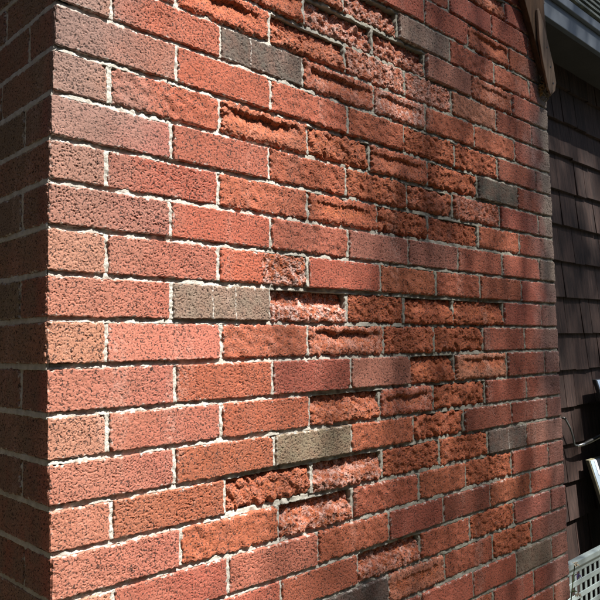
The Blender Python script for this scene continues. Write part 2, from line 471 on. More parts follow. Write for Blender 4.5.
HEAD = {-7: [.100, .316, .530, .745, .950, 1.154, 1.356], -6: [.220, .435, .650, .850, 1.060, 1.270, 1.478], -5: [.099, .315, .528, .748, .950, 1.148, 1.365],
        -4: [.221, .438, .654, .847, 1.058, 1.277, 1.479], -3: [.098, .316, .531, .751, .952, 1.156, 1.373], -2: [.221, .437, .657, .865, 1.062, 1.280, 1.481],
        -1: [.098, .315, .525, .748, .946, 1.163, 1.376], 0: [.220, .435, .659, .855, 1.069, 1.282, 1.496], 1: [.095, .314, .536, .733, .949, 1.175, 1.383],
        2: [.210, .428, .649, .865, 1.057, 1.284, 1.504], 3: [.090, .308, .533, .753, .946, 1.172, 1.385], 4: [.208, .430, .651, .860, 1.068, 1.285, 1.500],
        5: [.091, .307, .530, .755, .969, 1.168, 1.386], 6: [.209, .428, .647, .843, 1.045, 1.287, 1.501], 7: [.091, .312, .527, .764, .958, 1.180, 1.394],
        8: [.216, .431, .652, .860, 1.044, 1.294, 1.509], 9: [.094, .311, .530, .748, .947, 1.181, 1.395], 10: [.214, .434, .648, .865, 1.077, 1.306, 1.511],
        11: [.101, .318, .535, .751, .965, 1.183, 1.385], 12: [.225, .444, .653, .878, 1.074, 1.302, 1.511], 13: [.104, .323, .545, .766, .971, 1.184, 1.398],
        14: [.222, .446, .662, .880, 1.085, 1.303, 1.513], 15: [.103, .322, .541, .760, .973, 1.190, 1.394], 16: [.222, .441, .660, .875, 1.091, 1.305, 1.509],
        17: [.102, .320, .538, .755, .970, 1.182, 1.398], 18: [.222, .440, .658, .874, 1.090, 1.303, 1.510]}
def heads(c):
    if c in HEAD: return HEAD[c]
    return [.220, .437, .655, .868, 1.080, 1.290, 1.503] if c % 2 == 0 else [.099, .317, .533, .755, .968, 1.178, 1.388]

# tones of the fired skins
TONES = {'r': (.345, .094, .057), 'p': (.375, .122, .084), 'o': (.365, .104, .055), 'd': (.26, .070, .042), 't': (.40, .185, .12),
         'g': (.225, .170, .135), 'k': (.092, .083, .068), 'v': (.19, .165, .11), 'w': (.31, .125, .09)}
# (course, place in it): (style, depth, tone, salts)
SPEC = {
 (-8, 5): ('worn', .004, 'r', 0), (-7, 3): ('worn', .004, 'o', .2), (-7, 6): ('ledge', .014, 'o', .2), (-6, 2): ('slot', .010, 'r', 0), (-6, 3): ('worn', .004, 'r', .3),
 (-5, 3): ('worn', .005, 'r', 0), (-5, 2): ('ledge', .012, 'o', .1), (-5, 6): ('slot', .009, 'o', 0),
 (-4, 2): ('ledge', .013, 'o', .2), (-4, 3): ('deep', .022, 'p', .8), (-4, 4): ('plain', 0, 'g', 0), (-4, 5): ('rough', .001, 'r', 0), (-4, 6): ('rough', .001, 'r', 0),
 (-3, 1): ('rough', .001, 'r', 0), (-3, 2): ('slot', .010, 'o', 0), (-3, 3): ('deep', .020, 'p', .9), (-3, 4): ('deep', .020, 'p', .7), (-3, 5): ('normal', 0, 'w', 0), (-3, 6): ('slot', .004, 'o', .2),
 (-2, 1): ('slot', .011, 'o', 0), (-2, 2): ('ledge', .014, 'o', .15), (-2, 3): ('worn', .004, 'p', .7), (-2, 4): ('worn', .004, 'p', .6), (-2, 5): ('rough', .001, 't', 0), (-2, 6): ('normal', 0, 'd', 0),
 (-1, 2): ('plain', 0, 'k', 0), (-1, 3): ('slot', .011, 'o', .3), (-1, 4): ('slot', .006, 'p', .8), (-1, 5): ('rough', .001, 'o', 0), (-1, 6): ('rough', .001, 'o', 0),
 (0, 2): ('rough', .001, 'r', 0), (0, 3): ('rough', .002, 'o', 0), (0, 4): ('worn', .004, 'o', 0), (0, 5): ('worn', .003, 'o', 0), (0, 6): ('normal', 0, 'd', 0),
 (1, 1): ('rough', .001, 'r', 0), (1, 2): ('slot', .012, 'o', .1), (1, 3): ('round', .004, 'o', .1), (1, 4): ('slot', .008, 'o', .1), (1, 5): ('round', .005, 'o', 0), (1, 6): ('plain', 0, 'k', 0),
 (2, 2): ('rough', .002, 'o', 0), (2, 3): ('worn', .004, 'o', 0), (2, 4): ('round', .006, 'o', .15), (2, 5): ('worn', .003, 'p', .4),
 (3, 2): ('rough', .001, 'r', 0), (3, 3): ('slot', .005, 'o', 0), (3, 4): ('round', .005, 'o', 0), (3, 5): ('worn', .010, 'o', 0), (3, 6): ('rough', 0, 'o', 0),
 (4, 2): ('rough', .002, 'p', 0), (4, 3): ('normal', 0, 'w', 0), (4, 4): ('normal', 0, 'w', .3), (4, 5): ('normal', 0, 'r', 0), (4, 6): ('normal', 0, 'r', 0), (4, 7): ('plain', 0, 'g', 0),
 (5, 1): ('normal', 0, 'p', 0), (5, 2): ('half', .004, 'o', 1.0), (5, 3): ('normal', 0, 'r', 0), (5, 4): ('rough', .003, 'o', 0), (5, 5): ('rough', .001, 'r', 0),
 (6, 1): ('normal', 0, 'g', 0), (6, 2): ('ledge', .019, 'p', 1.0), (6, 3): ('worn', .006, 'o', 0), (6, 4): ('ledge', .013, 'o', 0), (6, 5): ('ledge', .010, 'o', 0), (6, 6): ('normal', 0, 'r', 0),
 (7, 1): ('normal', 0, 'p', 0), (7, 2): ('rough', .001, 'o', .15), (7, 3): ('slot', .014, 'o', .35), (7, 4): ('worn', .003, 'r', 0), (7, 5): ('round', .005, 'o', 0), (7, 6): ('normal', 0, 'd', 0),
 (8, 1): ('normal', 0, 'o', 0), (8, 2): ('normal', 0, 'r', 0), (8, 3): ('normal', 0, 'w', .2), (8, 4): ('ledge', .014, 'o', 0), (8, 5): ('slot', .007, 't', 0), (8, 6): ('normal', 0, 'd', 0),
 (9, 1): ('normal', 0, 'p', 0), (9, 2): ('normal', 0, 'o', 0), (9, 3): ('ledge', .012, 'o', .2), (9, 4): ('slot', .012, 'r', .25), (9, 5): ('round', .006, 'o', 0), (9, 6): ('normal', 0, 'd', 0),
 (10, 2): ('normal', 0, 'v', 0), (10, 3): ('rough', .002, 'o', 0), (10, 4): ('round', .005, 'o', 0), (10, 5): ('normal', 0, 'd', 0), (10, 6): ('normal', 0, 'd', 0),
 (11, 0): ('plain', 0, 'p', 0), (11, 1): ('normal', 0, 'o', 0), (11, 2): ('round', .008, 'o', .15), (11, 3): ('ledge', .014, 'p', .7), (11, 4): ('worn', .004, 'd', 0), (11, 5): ('worn', .003, 'o', 0), (11, 6): ('plain', 0, 'k', 0), (11, 7): ('normal', 0, 'w', .4),
 (12, 1): ('rough', .001, 'o', 0), (12, 2): ('ledge', .018, 'o', .7), (12, 3): ('rough', .003, 'r', 0), (12, 4): ('rough', .002, 'o', 0), (12, 5): ('worn', .004, 'o', 0), (12, 6): ('normal', 0, 'r', 0),
 (13, 2): ('normal', 0, 'p', 0), (13, 3): ('rough', .001, 'o', 0), (13, 4): ('normal', 0, 'd', 0), (13, 5): ('normal', 0, 'd', 0), (13, 6): ('rough', .001, 'o', 0),
 (14, 2): ('normal', 0, 'o', 0), (14, 3): ('ledge', .016, 'p', .6), (14, 4): ('rough', .003, 'r', 0), (14, 5): ('worn', .003, 'o', 0), (14, 6): ('normal', 0, 'p', 0),
 (15, 3): ('plain', 0, 'k', 0), (15, 4): ('slot', .004, 't', 0), (15, 5): ('rough', .001, 'r', 0), (15, 6): ('worn', .002, 'o', 0),
 (16, 4): ('normal', 0, 'r', 0), (16, 6): ('plain', 0, 'v', 0), (17, 4): ('worn', .003, 'o', 0), (17, 5): ('rough', .001, 'o', 0),
}
HALO = []                                        # broken bricks: the joints round them are washed out deeper
for (c, i), sp in SPEC.items():
    if sp[0] in ('deep', 'ledge', 'round', 'slot') or (sp[0] == 'worn' and i < 6):
        hs = [0.0] + heads(c) + [1.6]
        HALO.append(((hs[i] + hs[i + 1]) / 2, -HZ * (c + 0.5), 1.0 if sp[0] in ('deep', 'ledge', 'round') else 0.6))
HALO = np.array(HALO)
def wash(x, z):
    """0..1: how far the mortar has been washed out near broken bricks"""
    x = np.asarray(x, float); z = np.asarray(z, float)
    q = np.exp(-((x[..., None] - HALO[:, 0]) / 0.11) ** 2 - ((z[..., None] - HALO[:, 1]) / 0.045) ** 2) * HALO[:, 2]
    return np.clip(q.max(-1), 0, 1)

DEPTH = 0.40                                     # the house wall stands this far behind the chimney's face
C0, C1 = -8, 18                                  # courses in view
chimney = empty('brick_chimney', (0.8, 0.2, GZ), 'weathered red brick chimney with spalled bricks filling the picture', 'chimney')

def add_brick(segs, zlo, zhi, nz, style, D, tone, salt, seed, rag, org, corner_at=None, jit=1.0, marks=()):
    f, off = brick_depth(style, D, seed, corner_at, split=0.46, marks=marks)
    V, F, at = skin(segs, zlo, zhi, nz, f, rag=rag, off=off)
    V = V - np.array(org)
    me = mesh_np('brick', V, F, True, at)
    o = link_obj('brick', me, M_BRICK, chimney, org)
    r = np.random.default_rng(seed + 999)
    c = np.array(TONES[tone]) * (1 + r.normal(0, 0.07) * jit)
    c = np.clip(c * (1 + r.normal(0, 0.03, 3)), 0.02, 0.7)
    o.color = (*c.tolist(), 1)
    o['salt'] = float(salt); o['hard'] = 0.8 if tone in 'gkv' else 0.0
    return o

MARKS = {(-1, 2): (.34,), (6, 1): (.38, .62), (11, 6): (.5,)}
STEP = 1.0
for c in range(C0, C1 + 1):
    hs = heads(c); cx = corner_x(c); ex = edge_x(c)
    bounds = [(cx, hs[0] - JH / 2)] + [(hs[k] + JH / 2, hs[k + 1] - JH / 2) for k in range(6)] + [(hs[6] + JH / 2, ex)]
    Lside = 0.195 if c % 2 else 0.092
    for i, (xa, xb) in enumerate(bounds):
        sp = SPEC.get((c, i))
        seed = (c + 40) * 31 + i
        r = np.random.default_rng(seed)
        if sp is None:
            tone = ('t' if c % 2 else ('p' if c > 5 else 'w')) if i == 0 else str(r.choice(['r', 'r', 'r', 'o'])) if i < 4 else str(r.choice(['r', 'r', 'd', 'o']))
            sp = ('normal', 0, tone, 0)
        style, D, tone, salt = sp
        zlo = lambda U, xa=xa, c=c: bedz(c + 1, xa + U) + JT / 2
        zhi = lambda U, xa=xa, c=c: bedz(c, xa + U) - JT / 2
        xm, zm = (xa + xb) / 2, -HZ * (c + 0.5)
        px, py, pz = ppm(xm, 0, zm)
        cols = max(6, int((xb - xa) * px / STEP)); nz = max(5, int((HZ - JT) * pz / STEP))
        rag = {'normal': .0005, 'plain': .0004, 'rough': .0008, 'half': .0007}.get(style, .0014)
        if i == 0:
            p2 = ppm(cx, 0.05, zm)
            c2 = max(6, int(Lside * p2[1] / STEP))
            segs = [((cx, Lside), (0, -1), (-1, 0), Lside, c2), ((cx, 0), (1, 0), (0, -1), xb - cx, cols)]
            zlo = lambda U, c=c, L=Lside: bedz(c + 1, np.maximum(U - L, 0)) + JT / 2
            zhi = lambda U, c=c, L=Lside: bedz(c, np.maximum(U - L, 0)) - JT / 2
            add_brick(segs, zlo, zhi, nz, style, D, tone, salt, seed, rag, (xm, 0.0, zm), corner_at=Lside)
        elif i == 7:
            segs = [((xa, 0), (1, 0), (0, -1), xb - xa, cols), ((xb, 0), (0, 1), (1, 0), 0.19 if c % 2 == 0 else 0.092, 10)]
            zlo = lambda U, xa=xa, c=c, m=xb - xa: bedz(c + 1, xa + np.minimum(U, m)) + JT / 2
            zhi = lambda U, xa=xa, c=c, m=xb - xa: bedz(c, xa + np.minimum(U, m)) - JT / 2
            add_brick(segs, zlo, zhi, nz, style, D, tone, salt, seed, rag, (xm, 0.0, zm), corner_at=xb - xa)
        else:
            add_brick([((xa, 0), (1, 0), (0, -1), xb - xa, cols)], zlo, zhi, nz, style, D, tone, salt, seed, rag, (xm, 0.0, zm), marks=MARKS.get((c, i), ()))
    # the side of the chimney towards the camera's left: two more bricks in each course
    ya = Lside + JT
    for k in range(2):
        yb = min(ya + (0.195 if (k == 0 or c % 2 == 0) else 0.092), DEPTH - 0.004)
        if yb - ya < 0.03: break
        zm = -HZ * (c + 0.5)
        p2 = ppm(0, min(ya, 0.2), zm)
        vis = ya < 0.215
        cols = max(8, int((yb - ya) * p2[1] / (STEP if vis else 5))); nz = max(5, int((HZ - JT) * p2[2] / (STEP * 1.4 if vis else 5)))
        seed = (c + 40) * 57 + k + 7000
        r = np.random.default_rng(seed)
        add_brick([((cx, yb), (0, -1), (-1, 0), yb - ya, cols)], lambda U, c=c: bedz(c + 1, 0 * U) + JT / 2, lambda U, c=c: bedz(c, 0 * U) - JT / 2, nz,
                  'normal', 0, str(r.choice(['d', 'w', 'r', 'v', 'd'])), 0, seed, .0009, (cx, (ya + yb) / 2, zm))
        ya = yb + JT

# mortar: every bed and head joint, recessed behind the bricks
mV, mF = [], []; mk = 0
def add_mortar(segs, zlo, zhi, nz, hf, off):
    global mk
    V, F, at = skin(segs, zlo, zhi, nz, hf, inset=0.05, rag=0.0004, off=off)
    mV.append(V); mF.append(F + mk); mk += len(V)
for j in range(C0, C1 + 2):
    cx = corner_x(j - 0.5); ex = edge_x(j)
    xs = np.linspace(0, 1.6, 9)
    r = np.random.default_rng(j + 500)
    off = (r.uniform(0, TL), r.uniform(0, TL))
    L1 = DEPTH - 0.01
    p1 = ppm(cx, 0.08, -HZ * j)
    segs = [((cx, L1), (0, -1), (-1, 0), L1, int(L1 * p1[1] / 2.2))]
    parts = [0, .2, .45, .8, 1.2, ex - cx]
    for a, b in zip(parts[:-1], parts[1:]):
        segs.append(((cx + a, 0), (1, 0), (0, -1), b - a, max(8, int((b - a) * ppm((a + b) / 2, 0, -HZ * j)[0] / 1.7))))
    segs.append(((ex, 0), (0, 1), (1, 0), DEPTH - 0.01, 24))
    def hf(s, t, u, v, w, h, j=j, off=off):
        x = u - L1
        wsh = np.where((x > 0) & (x < 1.6), wash(x, np.full_like(x, -HZ * j)), 0)
        d = 0.0048 + 0.0120 * wsh + 0.0011 * samp('low', u, v, off) + 0.0006 * samp('mid', u, v, off) * (1 + wsh) + 0.0003 * samp('sml', u, v, off) + 0.0003 * samp('fin', u, v, off)
        d = d + 0.0022 * (t - 0.5)                        # struck so that the lower edge stands forward
        d = np.where(x < -0.004, 0.0012 + 0.3 * (d - 0.0048), np.maximum(d, 0.003))
        return np.maximum(d, 0.0006), {}
    add_mortar(segs, lambda U, j=j: bedz(j, np.clip(U - L1, 0, 1.6)) - JT / 2 - 0.0005, lambda U, j=j: bedz(j, np.clip(U - L1, 0, 1.6)) + JT / 2 + 0.0005, 6, hf, off)
for c in range(C0, C1 + 1):
    for k, hx in enumerate(heads(c)):
        r = np.random.default_rng((c + 60) * 13 + k)
        off = (r.uniform(0, TL), r.uniform(0, TL))
        zm = -HZ * (c + 0.5)
        px, py, pz = ppm(hx, 0, zm)
        xa, xb = hx - JH / 2 - 0.0006, hx + JH / 2 + 0.0006
        hb = 0.0026 + 0.0012 * r.random()
        def hf(s, t, u, v, w, h, hx=hx, zm=zm, hb=hb, off=off):
            wsh = wash(np.array(hx), np.array(zm))
            d = hb + 0.011 * wsh + 0.0006 * samp('mid', u, v, off) + 0.0003 * samp('sml', u, v, off) + 0.0003 * samp('fin', u, v, off)
            return np.maximum(d, 0.0006), {}
        add_mortar([((xa, 0), (1, 0), (0, -1), xb - xa, 6)], lambda U, c=c, hx=hx: bedz(c + 1, hx + 0 * U) + JT / 2 - 0.0005, lambda U, c=c, hx=hx: bedz(c, hx + 0 * U) - JT / 2 + 0.0005, max(8, int(0.057 * pz / 1.7)), hf, off)
    Lside = 0.195 if c % 2 else 0.092
    ya = Lside
    cx = corner_x(c)
    for k in range(2):
        r = np.random.default_rng((c + 60) * 17 + k)
        off = (r.uniform(0, TL), r.uniform(0, TL))
        if ya > DEPTH - 0.05: break
        def hf(s, t, u, v, w, h, off=off):
            return 0.0026 + 0.0006 * samp('mid', u, v, off) + 0.0005 * samp('sml', u, v, off), {}
        add_mortar([((cx, ya + JT + 0.001), (0, -1), (-1, 0), JT + 0.002, 4)], lambda U, c=c: bedz(c + 1, 0 * U) + JT / 2 - 0.0005, lambda U, c=c: bedz(c, 0 * U) - JT / 2 + 0.0005, 20, hf, off)
        ya = ya + JT + (0.195 if (k == 0 or c % 2 == 0) else 0.092)
V = np.concatenate(mV); F = np.concatenate(mF)
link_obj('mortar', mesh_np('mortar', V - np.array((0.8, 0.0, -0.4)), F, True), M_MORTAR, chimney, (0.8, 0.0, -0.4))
core = MB(); core.box(0.05, 1.55, 0.055, DEPTH - 0.02, -HZ * (C1 + 1.2), -HZ * (C0 - 0.2))
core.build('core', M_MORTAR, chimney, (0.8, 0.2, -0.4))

# courses above and below the picture: plain blocks, one part
def plain_courses():
    mb = MB(); mo = MB()
    cs = list(range(C1 + 1, int(-GZ / HZ) + 1)) + list(range(C0 - 14, C0))
    for c in cs:
        hs = heads(c); z0, z1 = -HZ * (c + 1) + JT / 2, -HZ * c - JT / 2
        if z0 < GZ: z0 = GZ
        xs = [0.0] + hs + [1.6]
        for k in range(8):
            a = xs[k] + (JT / 2 if k else 0); b = xs[k + 1] - (JT / 2 if k < 7 else 0)
            mb.box(a, b, 0.0, 0.09 if 0 < k < 7 else (0.195 if (c % 2 if k == 0 else not c % 2) else 0.092), z0, z1)
        for side in (0, 1):
            y = (0.195 if (c % 2 if side == 0 else not c % 2) else 0.092) + JT
            while y < DEPTH - 0.04:
                y2 = min(y + 0.195, DEPTH - 0.004)
                mb.box(0.0 if side == 0 else 1.51, 0.09 if side == 0 else 1.6, y, y2, z0, z1); y = y2 + JT
    o = mb.build('brickwork', M_BRICK, chimney, (0.8, 0.2, -1.0), bevel=0.002)
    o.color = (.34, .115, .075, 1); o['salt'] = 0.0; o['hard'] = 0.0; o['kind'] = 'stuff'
    for za, zb in ((GZ, -HZ * (C1 + 1) - JT / 2 - .001), (-HZ * C0 + JT / 2 + .001, -HZ * (C0 - 14))):
        mo.box(0.0045, 1.5955, 0.0045, DEPTH - 0.006, za, zb)
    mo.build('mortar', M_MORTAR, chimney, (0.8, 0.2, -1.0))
plain_courses()

# ------------------------------------------------------------------ ground
g_ = MB(); g_.poly([(-150, -150, GZ), (150, -150, GZ), (150, 150, GZ), (-150, 150, GZ)], [(0, 1, 2, 3)])
go = g_.build('ground', M_GROUND); go['kind'] = 'structure'

# ------------------------------------------------------------------ house wall of stained shingles
house = empty('shingled_house_wall', (2.6, DEPTH + 0.05, GZ), 'dark brown shingle clad house wall behind the brick chimney', 'wall')
w_ = MB(); w_.box(-3.0, 5.5, DEPTH + 0.02, DEPTH + 0.18, GZ, 0.93); w_.build('sheathing', M_BOARD, house, (2.6, DEPTH + 0.02, 0))
EXPO = 0.1592
row0 = 0.4735                                    # butt line seen at the top of the chimney's edge
rr = random.Random(8)
for k in range(-3, 15):
    zb = row0 - EXPO * k                         # butt (lower edge) of this course
    if zb + EXPO < GZ + 0.02: break
    x = 1.62 + rr.uniform(0, 0.1)
    while x < 4.0:
        w = rr.choice((0.10, 0.13, 0.16, 0.19, 0.14))
        x1 = x + w - rr.uniform(0.002, 0.0045)
        dz = rr.uniform(-0.003, 0.003); th = rr.uniform(0.010, 0.014); tw = rr.uniform(-0.002, 0.002)
        top = zb + EXPO + 0.03
        mb = MB()
        zl = max(zb + dz, GZ + 0.003)
        yb, yt = DEPTH - th, DEPTH + 0.006
        mb.prism([(x, yb + tw, zl), (x1, yb - tw, zl + rr.uniform(-.002, .002)), (x1, DEPTH + 0.018, zl), (x, DEPTH + 0.018, zl)],
                 [(x, yt, top), (x1, yt, top), (x1, DEPTH + 0.018, top), (x, DEPTH + 0.018, top)])
        mb.build('shingle', M_SHAKE, house, ((x + x1) / 2, DEPTH, zb + EXPO / 2), bevel=0.0012)
        x = x + w

# ------------------------------------------------------------------ eave: fascia, soffit and the steep roof over it
FY = 0.20
eave = empty('roof_eave', (2.8, 0.3, 0.72), 'slate blue painted eave board under grey shingled roof edge at top right', 'eave')
e_ = MB(); e_.box(1.66, 5.4, FY, FY + 0.022, 0.722, 0.80); e_.build('lower_board', M_FASCIA, eave, (2.8, FY, 0.76), bevel=0.002)
e_ = MB(); e_.box(1.66, 5.4, FY - 0.016, FY + 0.022, 0.802, 0.840); e_.build('upper_board', M_FASCIA, eave, (2.8, FY, 0.82), bevel=0.003)
e_ = MB(); e_.box(1.66, 5.4, FY + 0.024, DEPTH + 0.17, 0.735, 0.75); e_.build('soffit', M_SOFFIT, eave, (2.8, 0.3, 0.74))
# roof slope, shingles laid in courses, each lifted at its lower edge
SL = math.radians(62)
ca, sa = math.cos(SL), math.sin(SL)
roof_o = (FY - 0.03, 0.844)
mb = MB(); L = 1.3
a = [(1.66, roof_o[0] + 0.02, roof_o[1] - 0.004), (5.4, roof_o[0] + 0.02, roof_o[1] - 0.004), (5.4, roof_o[0] + 0.06, roof_o[1] - 0.004), (1.66, roof_o[0] + 0.06, roof_o[1] - 0.004)]
mb.prism(a, [(x, y + L * ca, z + L * sa) for x, y, z in a]); mb.build('deck', M_BOARD, eave, (2.8, 0.4, 1.2))
rr = random.Random(3)
for k in range(8):
    x = 1.66 - rr.uniform(0, 0.1)
    d0 = k * 0.085
    while x < 4.4:
        w = rr.uniform(0.13, 0.2); x0, x1 = max(x, 1.66), x + w - 0.004
        if x1 - x0 > 0.03:
            lo = 0.012 + rr.uniform(0, 0.004)
            def P(x, d, h): return (x, roof_o[0] + 0.02 + d * ca - h * sa, roof_o[1] + d * sa + h * ca)
            mb = MB()
            mb.prism([P(x0, d0, 0), P(x1, d0, 0), P(x1, d0, lo), P(x0, d0, lo)], [P(x0, d0 + .1, -.002), P(x1, d0 + .1, -.002), P(x1, d0 + .1, .003), P(x0, d0 + .1, .003)])
            c = P((x0 + x1) / 2, d0, 0)
            mb.build('roof_shingle', M_ROOF, eave, c, bevel=0.001)
        x += w

# ------------------------------------------------------------------ weathered rake timber across the chimney's right arris
rake = empty('rake_timber', (1.53, -0.02, 0.24), 'weathered split timber with rotted lower end fixed across the chimney edge', 'timber')
def lerp(a, b, t): return tuple(a[i] + (b[i] - a[i]) * t for i in range(3))
def loft(secs, name, mat, wob=0.0, seed=1, bevel=0.002):
    r = random.Random(seed)
    mb = MB(); n = len(secs[0]); v = []
    for s in secs: v += [tuple(q + r.uniform(-wob, wob) for q in p) for p in s]
    f = [tuple(range(n))[::-1], tuple(range(len(v) - n, len(v)))]
    for i in range(len(secs) - 1):
        f += [(i * n + k, i * n + (k + 1) % n, (i + 1) * n + (k + 1) % n, (i + 1) * n + k) for k in range(n)]
    mb.poly(v, f)
    return mb.build(name, mat, rake, (1.47, -0.03, 0.35), bevel=bevel)
A0, B0, Cc0, D0 = (1.426, 0.004, .499), (1.419, -.026, .486), (1.530, -.026, .525), (1.596, 0.004, .530)
A1, B1, Cc1, D1 = (1.560, -.001, .262), (1.555, -.020, .242), (1.598, -.022, .268), (1.604, -.001, .280)
secs = [[lerp(p, q, t) for p, q in ((A1, A0), (B1, B0), (Cc1, Cc0), (D1, D0))] for t in (-0.02, .06, .25, .5, .75, 1.0, 1.4, 1.9, 2.6, 3.4)]
for s in secs: s[0] = (s[0][0], -0.001, s[0][2]); s[3] = (s[3][0], -0.001, s[3][2])
secs[0] = [lerp(p, (1.578, -.010, .264), .35) for p in secs[0]]
loft(secs, 'beam', M_WOODD, 0.0018, 2)
strip = [[(1.558, -.021, .236), (1.553, -.030, .231), (1.582, -.031, .252), (1.588, -.022, .260)],
         [(1.541, -.022, .252), (1.537, -.031, .249), (1.587, -.032, .280), (1.592, -.023, .286)],
         [(1.507, -.023, .326), (1.503, -.033, .324), (1.566, -.035, .330), (1.570, -.024, .336)],
         [(1.488, -.0245, .386), (1.484, -.034, .385), (1.533, -.036, .398), (1.537, -.025, .404)],
         [(1.485, -.025, .440), (1.482, -.034, .439), (1.506, -.036, .448), (1.510, -.0255, .453)],
         [(1.482, -.026, .478), (1.479, -.033, .477), (1.487, -.034, .481), (1.490, -.0262, .484)]]
loft(strip, 'split_batten', M_WOOD, 0.001, 4)
# clots of dry leaf and lichen caught where the timber's end rots against the bricks
def clot(name, mat, centre, size, n, seed):
    r = random.Random(seed); mb = MB()
    for _ in range(n):
        p = Vector([centre[i] + r.gauss(0, size[i]) for i in range(3)])
        a = Vector((r.gauss(0, 1), r.gauss(0, 1), r.gauss(0, 1))).normalized(); b = a.orthogonal().normalized(); c = a.cross(b)
        l, w, t = r.uniform(.003, .010), r.uniform(.002, .005), r.uniform(.0008, .002)
        mb.prism([p - a * l + b * w * .3 - c * t, p + a * l - c * t, p + b * w - c * t], [p - a * l + b * w * .3 + c * t, p + a * l + c * t, p + b * w + c * t])
    return mb.build(name, mat, rake, centre)
for nx, ny, nz in ((1.528, -.0352, .372), (1.548, -.0345, .318), (1.566, -.0325, .272)):
    mb = MB(); mb.tube([(nx, ny + .004, nz), (nx, ny - .0012, nz)], .0028, 8); mb.build('nail', M_DARKMETAL, rake, (nx, ny, nz))
clot('dry_debris', M_NEST, (1.556, -.012, .258), (.010, .006, .014), 130, 1)
clot('lichen', M_LICHEN, (1.540, -.008, .258), (.006, .004, .008), 45, 2)
clot('cobweb_litter', M_NEST, (1.545, -.004, .300), (.005, .003, .022), 60, 3)

# ------------------------------------------------------------------ lattice screen of pale plastic beside the chimney
bin_ = empty('lattice_screen', (2.1, 0.15, GZ), 'pale green plastic lattice screen with rows of square holes beside chimney', 'screen')
bx0, bx1, by0, by1, bt = 1.74, 2.5, 0.15, 0.37, -1.283
mb = MB(); mb.box(bx0 - .008, bx1 + .008, by0 - .012, by0 + .012, bt - .024, bt); mb.build('rim', M_PLASTIC, bin_, (2.1, by0, bt), bevel=.004)
for xx in (bx0 - .004, bx1 + .004):
    mb = MB(); mb.box(xx - .014, xx + .014, by0 - .010, by0 + .010, GZ, bt - .030); mb.build('post', M_PLASTIC, bin_, (xx, by0, -1.6), bevel=.003)
    mb = MB(); mb.box(xx - .014, xx + .014, by0 - .09, by0 - .011, GZ, GZ + .02); mb.box(xx - .014, xx + .014, by0 + .011, by0 + .09, GZ, GZ + .02); mb.build('foot', M_PLASTIC, bin_, (xx, by0, GZ), bevel=.003)
mb = MB(); mb.box(bx0 + .012, bx1 - .012, by0 - .009, by0 + .009, GZ + .012, GZ + .034); mb.build('rail', M_PLASTIC, bin_, (2.1, by0, GZ), bevel=.003)
zt = bt - .024
x = bx0 + .030
while x < bx1 - .02:
    mb = MB(); mb.box(x - .009, x + .009, by0 - .0030, by0 + .0002, GZ + .030, zt + .002); mb.build('vertical_bar', M_PLASTIC, bin_, (x, by0, -1.55), bevel=.0015); x += .0405
z = zt - .010
while z > GZ + .05:
    mb = MB(); mb.box(bx0 + .011, bx1 - .011, by0 - .0045, by0 - .0012, z - .0095, z + .0095); mb.build('horizontal_bar', M_PLASTIC, bin_, (2.1, by0, z), bevel=.0015); z -= .0465

# ------------------------------------------------------------------ two panels leaning on the wall and a bent rod hung over them
def leaning(name, x0, x1, ztop, ytop, th, label, edge_mat, face_mat, inset=None):
    h = ztop - GZ; k = 0.30
    t = empty(name, ((x0 + x1) / 2, ytop - h * k, GZ), label, 'panel')
    def sec(z, o): return ytop - (ztop - z) * k + o
    mb = MB()
    mb.prism([(x0, sec(GZ, 0), GZ), (x1, sec(GZ, 0), GZ), (x1, sec(GZ, th), GZ), (x0, sec(GZ, th), GZ)],
             [(x0, sec(ztop, 0), ztop), (x1, sec(ztop, 0), ztop), (x1, sec(ztop, th), ztop), (x0, sec(ztop, th), ztop)])
    mb.build('board', edge_mat, t, ((x0 + x1) / 2, ytop, (ztop + GZ) / 2), bevel=.003)
    mb = MB(); m = 0.006
    za, zb = GZ + m, ztop - m * .5
    mb.prism([(x0 + m, sec(za, -.003), za), (x1 - m, sec(za, -.003), za), (x1 - m, sec(za, .001), za), (x0 + m, sec(za, .001), za)],
             [(x0 + m, sec(zb, -.003), zb), (x1 - m, sec(zb, -.003), zb), (x1 - m, sec(zb, .001), zb), (x0 + m, sec(zb, .001), zb)])
    mb.build('facing', face_mat, t, ((x0 + x1) / 2, ytop, (ztop + GZ) / 2), bevel=.001)
    return t
M_EDGE = simple_mat('raw_edge', (0.15, 0.14, 0.09), (0.11, 0.10, 0.065), 40, 0.8)
M_SUNLIT = simple_mat('sunlit_white', (0.78, 0.80, 0.82), (0.72, 0.74, 0.77), 10, 0.4)  # white for the patch of sunlight painted on the low panel
lean = leaning('leaning_panel', 2.575, 3.25, -1.034, 0.345, .018, 'low pale blue panel with painted sunlit patch leaning on the shingles', M_EDGE, M_PANEL)
mb = MB()
def ls(z, o): return 0.345 - (-1.034 - z) * .30 + o
za, zb = -1.10, -1.040
mb.prism([(2.612, ls(za, -.005), za), (2.76, ls(za, -.005), za), (2.76, ls(za, -.0035), za), (2.612, ls(za, -.0035), za)],
         [(2.612, ls(zb, -.005), zb), (2.76, ls(zb, -.005), zb), (2.76, ls(zb, -.0035), zb), (2.612, ls(zb, -.0035), zb)])
mb.build('sunlit_patch', M_SUNLIT, lean, (2.68, .33, -1.07))
M_SKY = simple_mat('sky_blue_enamel', (0.50, 0.62, 0.78), (0.45, 0.57, 0.74), 6, 0.35)
leaning('leaning_panel', 2.655, 3.30, -0.688, 0.335, .018, 'tall pale blue panel with black edge at right border, leaning on wall', M_DARKMETAL, M_SKY)
M_HOOK = simple_mat('dull_grey_wire', (0.16, 0.17, 0.16), (0.11, 0.12, 0.115), 40, 0.5)
rod = empty('bent_rod', (2.50, 0.39, -.96), 'thin bent metal rod with silver handle hung on the brown shingles', 'rod')
